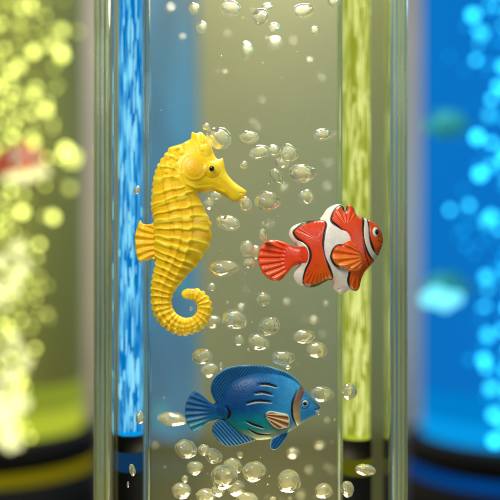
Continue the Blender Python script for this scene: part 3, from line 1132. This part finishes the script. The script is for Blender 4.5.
def bubble(px, py, rx, ry, label, rot=0, Y=None, group=G, k=None):
    small = max(rx, ry) < 4.6
    me = (tiny_var if small else bmesh_var)[k if k is not None else random.randrange(2 if small else 9)]
    o = bpy.data.objects.new('bubble', me)
    if Y is None:
        Y = random.uniform(-0.24, -0.02) if False else random.uniform(-0.20, 0.16)
    o.location = W(px, py, Y)
    s = SC(Y)
    o.scale = (rx * s, 0.5 * (rx + ry) * s * 0.95, ry * s)
    o.rotation_euler = (0, math.radians(rot), 0)
    link(o)
    tag(o, label, 'bubble', group)
    return o


TAB = [
    # px, py, rx, ry, rot, Y, label
    (194, 8.5, 5.6, 5.6, 0, None, 'small round bubble near the top edge, left of the big oval one'),
    (201.5, 27, 5.6, 5.8, 0, None, 'small round bubble below the topmost left round bubble'),
    (230, 8, 11, 8, 8, None, 'big oval bubble at the top edge near the centre'),
    (260, 16.5, 9, 7.5, -25, None, 'tilted oval bubble near the top, joined to a smaller one'),
    (267, 7.5, 5.4, 4.6, -20, 0.1, 'smaller bubble riding on the tilted oval bubble near the top'),
    (303, 11, 11, 7, -8, None, 'wide oval bubble near the top, right of centre'),
    (273.5, 28.5, 6.2, 5.6, 0, None, 'round bubble just below the tilted oval pair near the top'),
    (315, 31, 4.8, 4.8, 0, None, 'small round bubble below the wide oval bubble at the upper right'),
    (333.5, 1.5, 6.5, 5.5, 0, None, 'bubble cut by the top edge beside the right seam'),
    (275, 43, 7, 5.5, 0, 0.9, 'soft bubble hanging two below the tilted oval pair'),
    (246.5, 51, 6.5, 8.5, 0, 0.55, 'upright soft bubble in the empty water well above the seahorse snout'),
    (219, 137.5, 13.4, 10.8, 18, -0.12, 'large tilted bubble just behind the seahorse crest'),
    (206, 126.5, 3.8, 3.6, 0, None, 'tiny bubble on the upper left of the large bubble by the crest'),
    (249, 137, 9.8, 6.2, 0, None, 'flat oval bubble right of the large bubble by the crest'),
    (322, 134.5, 8.4, 6.4, -6, None, 'lone oval bubble high up beside the right seam'),
    (259, 152.5, 10.5, 7.6, -6, None, 'left bubble of the touching row above the clownfish'),
    (273.5, 150.5, 7.2, 5.6, 0, 0.12, 'middle bubble of the touching row above the clownfish'),
    (289, 153, 9.8, 8.8, 20, -0.1, 'right bubble of the touching row above the clownfish'),
    (282, 162.5, 7.4, 5.4, 10, 0.1, 'small bubble tucked under the touching row above the clownfish'),
    (302, 173, 14, 9.2, 4, -0.15, 'widest oval bubble above the clownfish dorsal fin'),
    (276.5, 176, 5.8, 9.0, -38, None, 'narrow slanted bubble left of the widest oval one'),
    (244, 165, 4.1, 4.1, 0, None, 'tiny round bubble above the seahorse snout'),
    (306.5, 196.5, 8.0, 7.2, 0, None, 'round bubble just left of the clownfish dorsal fin'),
    (267.5, 201, 13, 10.2, -6, -0.15, 'large round bubble between the seahorse snout and the clownfish'),
    (245.5, 204, 6.6, 7.2, 10, None, 'bubble touching the tip of the seahorse snout'),
    (215.5, 195.5, 6.6, 4.4, 0, 0.2, 'bubble half hidden under the seahorse jaw'),
    (208.8, 204, 6.4, 6.8, 0, 0.2, 'bubble against the seahorse throat'),
    (228, 222.5, 12.6, 7.4, 14, None, 'ragged oval bubble right of the seahorse chest'),
    (263, 235, 4.0, 6.6, -12, None, 'slim upright bubble above the clownfish tail'),
    (263, 224, 1.6, 2.2, 0, None, 'speck of a bubble over the slim upright one above the clownfish tail'),
    (247, 248.5, 7.2, 8.2, 0, None, 'round bubble left of the clownfish tail, upper of two'),
    (256, 252, 5, 7, 0, 0.2, 'bubble partly hidden behind the edge of the clownfish tail'),
    (248.5, 263.3, 6.8, 5.2, 0, None, 'flat bubble left of the clownfish tail, lower of two'),
    (223.5, 268, 15.2, 8.4, -2, -0.1, 'long flat bubble right of the seahorse belly'),
    (211.5, 287.3, 4.3, 4.3, 0, None, 'small round bubble above the seahorse tail curl'),
    (191, 308.5, 1.4, 2.2, 0, 0.2, 'speck of a bubble inside the seahorse tail curl'),
    (221.3, 251.5, 1.4, 2.4, 0, None, 'speck of a bubble above the long flat bubble'),
    (263.5, 298.8, 7.6, 7.4, 0, None, 'lone round bubble below the clownfish tail'),
    (234.5, 319.5, 12.6, 9.6, 10, -0.1, 'large oval bubble right of the seahorse tail curl'),
    (212.5, 321.5, 8.6, 6.6, -10, 0.22, 'bubble half hidden behind the seahorse tail curl'),
    (268.5, 326.5, 11.6, 9.6, -14, -0.1, 'large bubble above the blue fish, upper of the overlapping pair'),
    (258.5, 342, 11.2, 8.2, 18, None, 'lower left bubble of the overlapping pair above the blue fish'),
    (239, 340.3, 5.0, 5.2, 0, None, 'small round bubble between the tail curl and the overlapping pair'),
    (248.3, 350.5, 1.4, 2.6, -10, None, 'speck of a bubble just below the overlapping pair'),
    (202.5, 356.5, 10.2, 8.6, -6, None, 'bubble below the seahorse tail, upper of the two left of the blue fish'),
    (209.5, 370, 8.6, 7.2, -10, 0.2, 'bubble touching the upper left of the blue fish dorsal fin'),
    (221, 366, 1.8, 3.6, 0, 0.1, 'thin speck of a bubble at the blue fish dorsal fin'),
    (303.8, 336.5, 11.2, 7.0, -4, None, 'flat oval bubble above and right of the blue fish, upper of two'),
    (316.5, 350, 10.2, 7.8, 4, None, 'oval bubble above and right of the blue fish, lower of two'),
    (283, 358, 11.8, 7.6, 4, None, 'flat oval bubble just above the blue fish back'),
    (288, 367.3, 3.2, 2.0, 0, 0.1, 'tiny flat bubble under the one above the blue fish back'),
    (322, 394, 11.6, 8.2, 6, -0.1, 'oval bubble right in front of the blue fish face'),
    (349, 391.5, 8.0, 8.2, 0, -0.22, 'round bubble in front of the yellow column, level with the blue fish face'),
    (172, 419, 14.5, 6.6, 4, 0.3, 'long flat bubble left of the blue fish tail'),
    (140, 417.5, 4.4, 6.6, 8, -0.1, 'small upright bubble crossing the left seam strip'),
    (137, 190, 3.6, 4.4, 0, None, 'small bubble in front of the blue column above the seahorse back fin'),
    (132.3, 470, 3.2, 6.0, -8, -0.1, 'small upright bubble over the black foot of the blue column'),
    (128, 484.5, 1.2, 3.2, 0, -0.1, 'thin speck of a bubble over the black foot of the blue column'),
    (186, 449, 11.4, 9.2, 6, -0.1, 'big oval bubble below the blue fish tail'),
    (204, 450, 6.2, 5.6, 0, 0.05, 'small bubble touching the big oval one below the blue fish tail'),
    (213.5, 456, 9.2, 7.2, 36, None, 'tilted oval bubble below the blue fish anal fin'),
    (194.8, 468, 8.2, 6.8, 4, None, 'oval bubble under the big oval one below the tail'),
    (181.3, 490.8, 9.6, 7.8, 4, None, 'oval bubble near the bottom edge, leftmost in the water'),
    (184.8, 479, 3.4, 3.7, 0, None, 'tiny round bubble at the lower left near the bottom edge'),
    (240, 455, 3.3, 3.3, 0, None, 'tiny round bubble under the blue fish belly'),
    (206, 496, 10.4, 7.2, 0, 0.05, 'bubble cut by the bottom edge, left of the big cluster'),
    (218, 490.5, 6.8, 6.2, 0, -0.05, 'bubble at the lower left foot of the big cluster'),
    (224, 476.5, 13.4, 12.8, 0, -0.15, 'biggest round bubble in the cluster at the bottom'),
    (233, 466, 9.4, 7.6, 10, 0.1, 'bubble on top of the cluster at the bottom'),
    (236, 488, 9.2, 8.2, 0, 0.05, 'bubble at the lower right foot of the big cluster'),
    (254, 471.5, 12.0, 10.4, 0, -0.1, 'big bubble just right of the cluster at the bottom'),
    (247, 499, 11, 6.5, 0, 0.1, 'bubble cut by the bottom edge, right of the big cluster'),
    (289, 481.5, 11.6, 11.0, 0, -0.12, 'big lone round bubble at the bottom, under the blue fish head'),
    (323.8, 491, 8.8, 7.0, -4, None, 'oval bubble at the bottom beside the right seam'),
    (347.5, 489, 6.4, 8.0, -6, -0.2, 'upright bubble in front of the black foot of the yellow column'),
    (365.5, 470, 10.2, 6.2, 6, -0.1, 'drop shaped bubble across the foot of the yellow column'),
    (273, 499, 3.4, 2.6, 0, None, 'small bubble cut by the bottom edge, left of the lone round one'),
    (293, 453, 6.2, 4.6, 0, 0.8, 'soft bubble below the blue fish pelvic fin'),
    (320, 445, 5, 3, 0, 1.0, 'soft flat bubble low down beside the right seam'),
    (240.5, 307, 3.8, 3.0, 0, 0.8, 'soft small bubble above the large one right of the tail curl'),
    (314, 320, 4.4, 3.4, 0, 1.0, 'soft small bubble midway between the clownfish and the blue fish'),
]
for px, py, rx, ry, rot, Y, lab in TAB:
    bubble(px, py, rx, ry, lab, rot, Y)
for px, py, r in ((170, 8, 3), (182, 37, 2.2), (227, 34, 1.6), (293, 41, 1.8), (330, 164, 1.9), (327, 187, 2.8), (333.5, 136, 1.6), (284, 188, 3), (287, 302, 3.2), (326, 303, 2.8), (306, 319, 2.6), (327, 420, 2.2),
                  (309, 469, 3), (301, 494, 3.4), (254, 123, 2), (258, 128, 1.6), (332, 470, 2.6), (327, 466, 2), (305, 397, 2), (270, 225, 2.6), (323, 334, 2.4), (155, 445, 2.6), (246, 290, 2), (318, 250, 2), (225, 72, 2), (310, 60, 2.2), (322, 78, 2), (262, 100, 1.8)):
    bubble(px, py, r, r * 0.85, 'tiny soft speck of a bubble deep in the tube', 0, random.uniform(0.7, 1.9), GS)

bm = bmesh.new()
for i in range(90):
    yy = random.uniform(-0.25, 1.6)
    q = W(random.uniform(152, 336), 500 - 520 * random.random() ** 1.2, yy)
    bmesh.ops.create_icosphere(bm, subdivisions=2, radius=1, matrix=Matrix.Translation(q) @ Matrix.Scale(random.uniform(0.35, 1.0) * 0.01, 4))
tag(bm_obj('bubble_fizz', bm, M_bub, None), 'fine fizz of pin sized bubbles drifting in the tube water', 'bubbles', None, 'stuff')

# ------------------------------------------------------------------ setting
bm = bmesh.new()
bmesh.ops.create_grid(bm, x_segments=2, y_segments=2, size=1)
for v in bm.verts:
    v.co = Vector((v.co.x * 26, 14 - 24 + (v.co.y + 1) * 12, ZB - 0.004))
tag(bm_obj('table', bm, M_table, None, False), kind='structure')
bm = bmesh.new()
a = [bm.verts.new(p) for p in ((-26, 14.0, -8), (26, 14.0, -8), (26, 14.0, 16), (-26, 14.0, 16))]
bm.faces.new(a)
tag(bm_obj('wall', bm, M_wall, None, False), kind='structure')

# ------------------------------------------------------------------ light
wd = bpy.data.worlds.new('World')
sc.world = wd
wd.use_nodes = True
bg = wd.node_tree.nodes['Background']
bg.inputs[0].default_value = (0.62, 0.66, 0.62, 1)
bg.inputs[1].default_value = 0.34


def area(name, loc, target, size, power, col, sy=None):
    l = bpy.data.lights.new(name, 'AREA')
    l.energy = power
    l.color = col
    l.size = size
    if sy:
        l.shape = 'RECTANGLE'
        l.size_y = sy
    o = bpy.data.objects.new(name, l)
    o.location = loc
    o.rotation_euler = (Vector(target) - Vector(loc)).to_track_quat('-Z', 'Y').to_euler()
    return link(o)


area('key_softbox', (-3.2, -6.5, 6.0), (0, 0, 0), 3.0, 720, (1.0, 0.95, 0.84))
area('fill_softbox', (5.5, -5.0, 1.0), (0, 0, 0), 2.0, 120, (0.75, 0.87, 1.0), 4.0)
area('wall_fill', (-2.0, 5.5, 8.5), (-1.5, 14, 2.0), 6.0, 640, (1.0, 0.94, 0.84), 2.0)  # added unseen light that brightens the wall
area('added_bubble_light', (0.5, 2.2, 4.9), (0, 0, 0), 2.4, 420, (1.0, 0.94, 0.76), 1.2)  # added above the tube for warm highlights in the bubbles
area('tube_base_light', (0, 1.0, ZB + 0.05), (0, 0.8, 0), 2.2, 130, (1.0, 0.88, 0.48), 2.2)
area('yellow_panel_fill', (1.2, 1.14, 0.2), (0.75, 2.7, 0.2), 0.16, 7, (1.0, 0.92, 0.25), 4.6)  # added strip hidden by the column, tints the back panel yellow
area('blue_panel_fill', (-1.22, 0.72, 0.2), (-0.9, 2.7, 0.2), 0.14, 5, (0.1, 0.5, 1.0), 4.6)  # added hidden strip, gives the back panel a blue cast
area('added_blue_glint', (2.8, 2.6, 4.2), (0, 0, 0), 2.0, 130, (0.25, 0.60, 1.0), 1.4)  # added out of view to put blue glints in the bubbles
for nm, loc, col, p in (('blue_lamp_glow', (5.4, 8.2, 0.2), (0.10, 0.42, 1.0), 900), ('yellow_lamp_glow', (-5.2, 8.2, -0.6), (1.0, 0.82, 0.36), 480)):
    l = bpy.data.lights.new(nm, 'POINT')
    l.energy = p
    l.color = col
    l.shadow_soft_size = 0.8
    o = link(bpy.data.objects.new(nm, l))
    o.location = loc

# ------------------------------------------------------------------ camera
cam = bpy.data.cameras.new('Camera')
co = bpy.data.objects.new('Camera', cam)
link(co)
co.location = (0, -D, ZC)
co.rotation_euler = (math.radians(90), 0, 0)
cam.sensor_width = 36
cam.lens = 36 * D / 5.0
cam.shift_y = -ZC / 5.0
cam.clip_start = 0.1
cam.clip_end = 200
cam.dof.use_dof = True
cam.dof.focus_distance = D - 0.1
cam.dof.aperture_fstop = cam.lens * 1e-3 / 0.50
sc.camera = co

sc.view_settings.view_transform = 'Standard'
sc.view_settings.look = 'None'
sc.view_settings.exposure = 0
sc.view_settings.gamma = 1
sc.render.engine = 'CYCLES'
cy = sc.cycles
cy.use_denoising = True
cy.max_bounces = 14
cy.transmission_bounces = 12
cy.transparent_max_bounces = 12
cy.glossy_bounces = 6
cy.diffuse_bounces = 3
cy.caustics_reflective = False
cy.caustics_refractive = True
cy.sample_clamp_indirect = 4
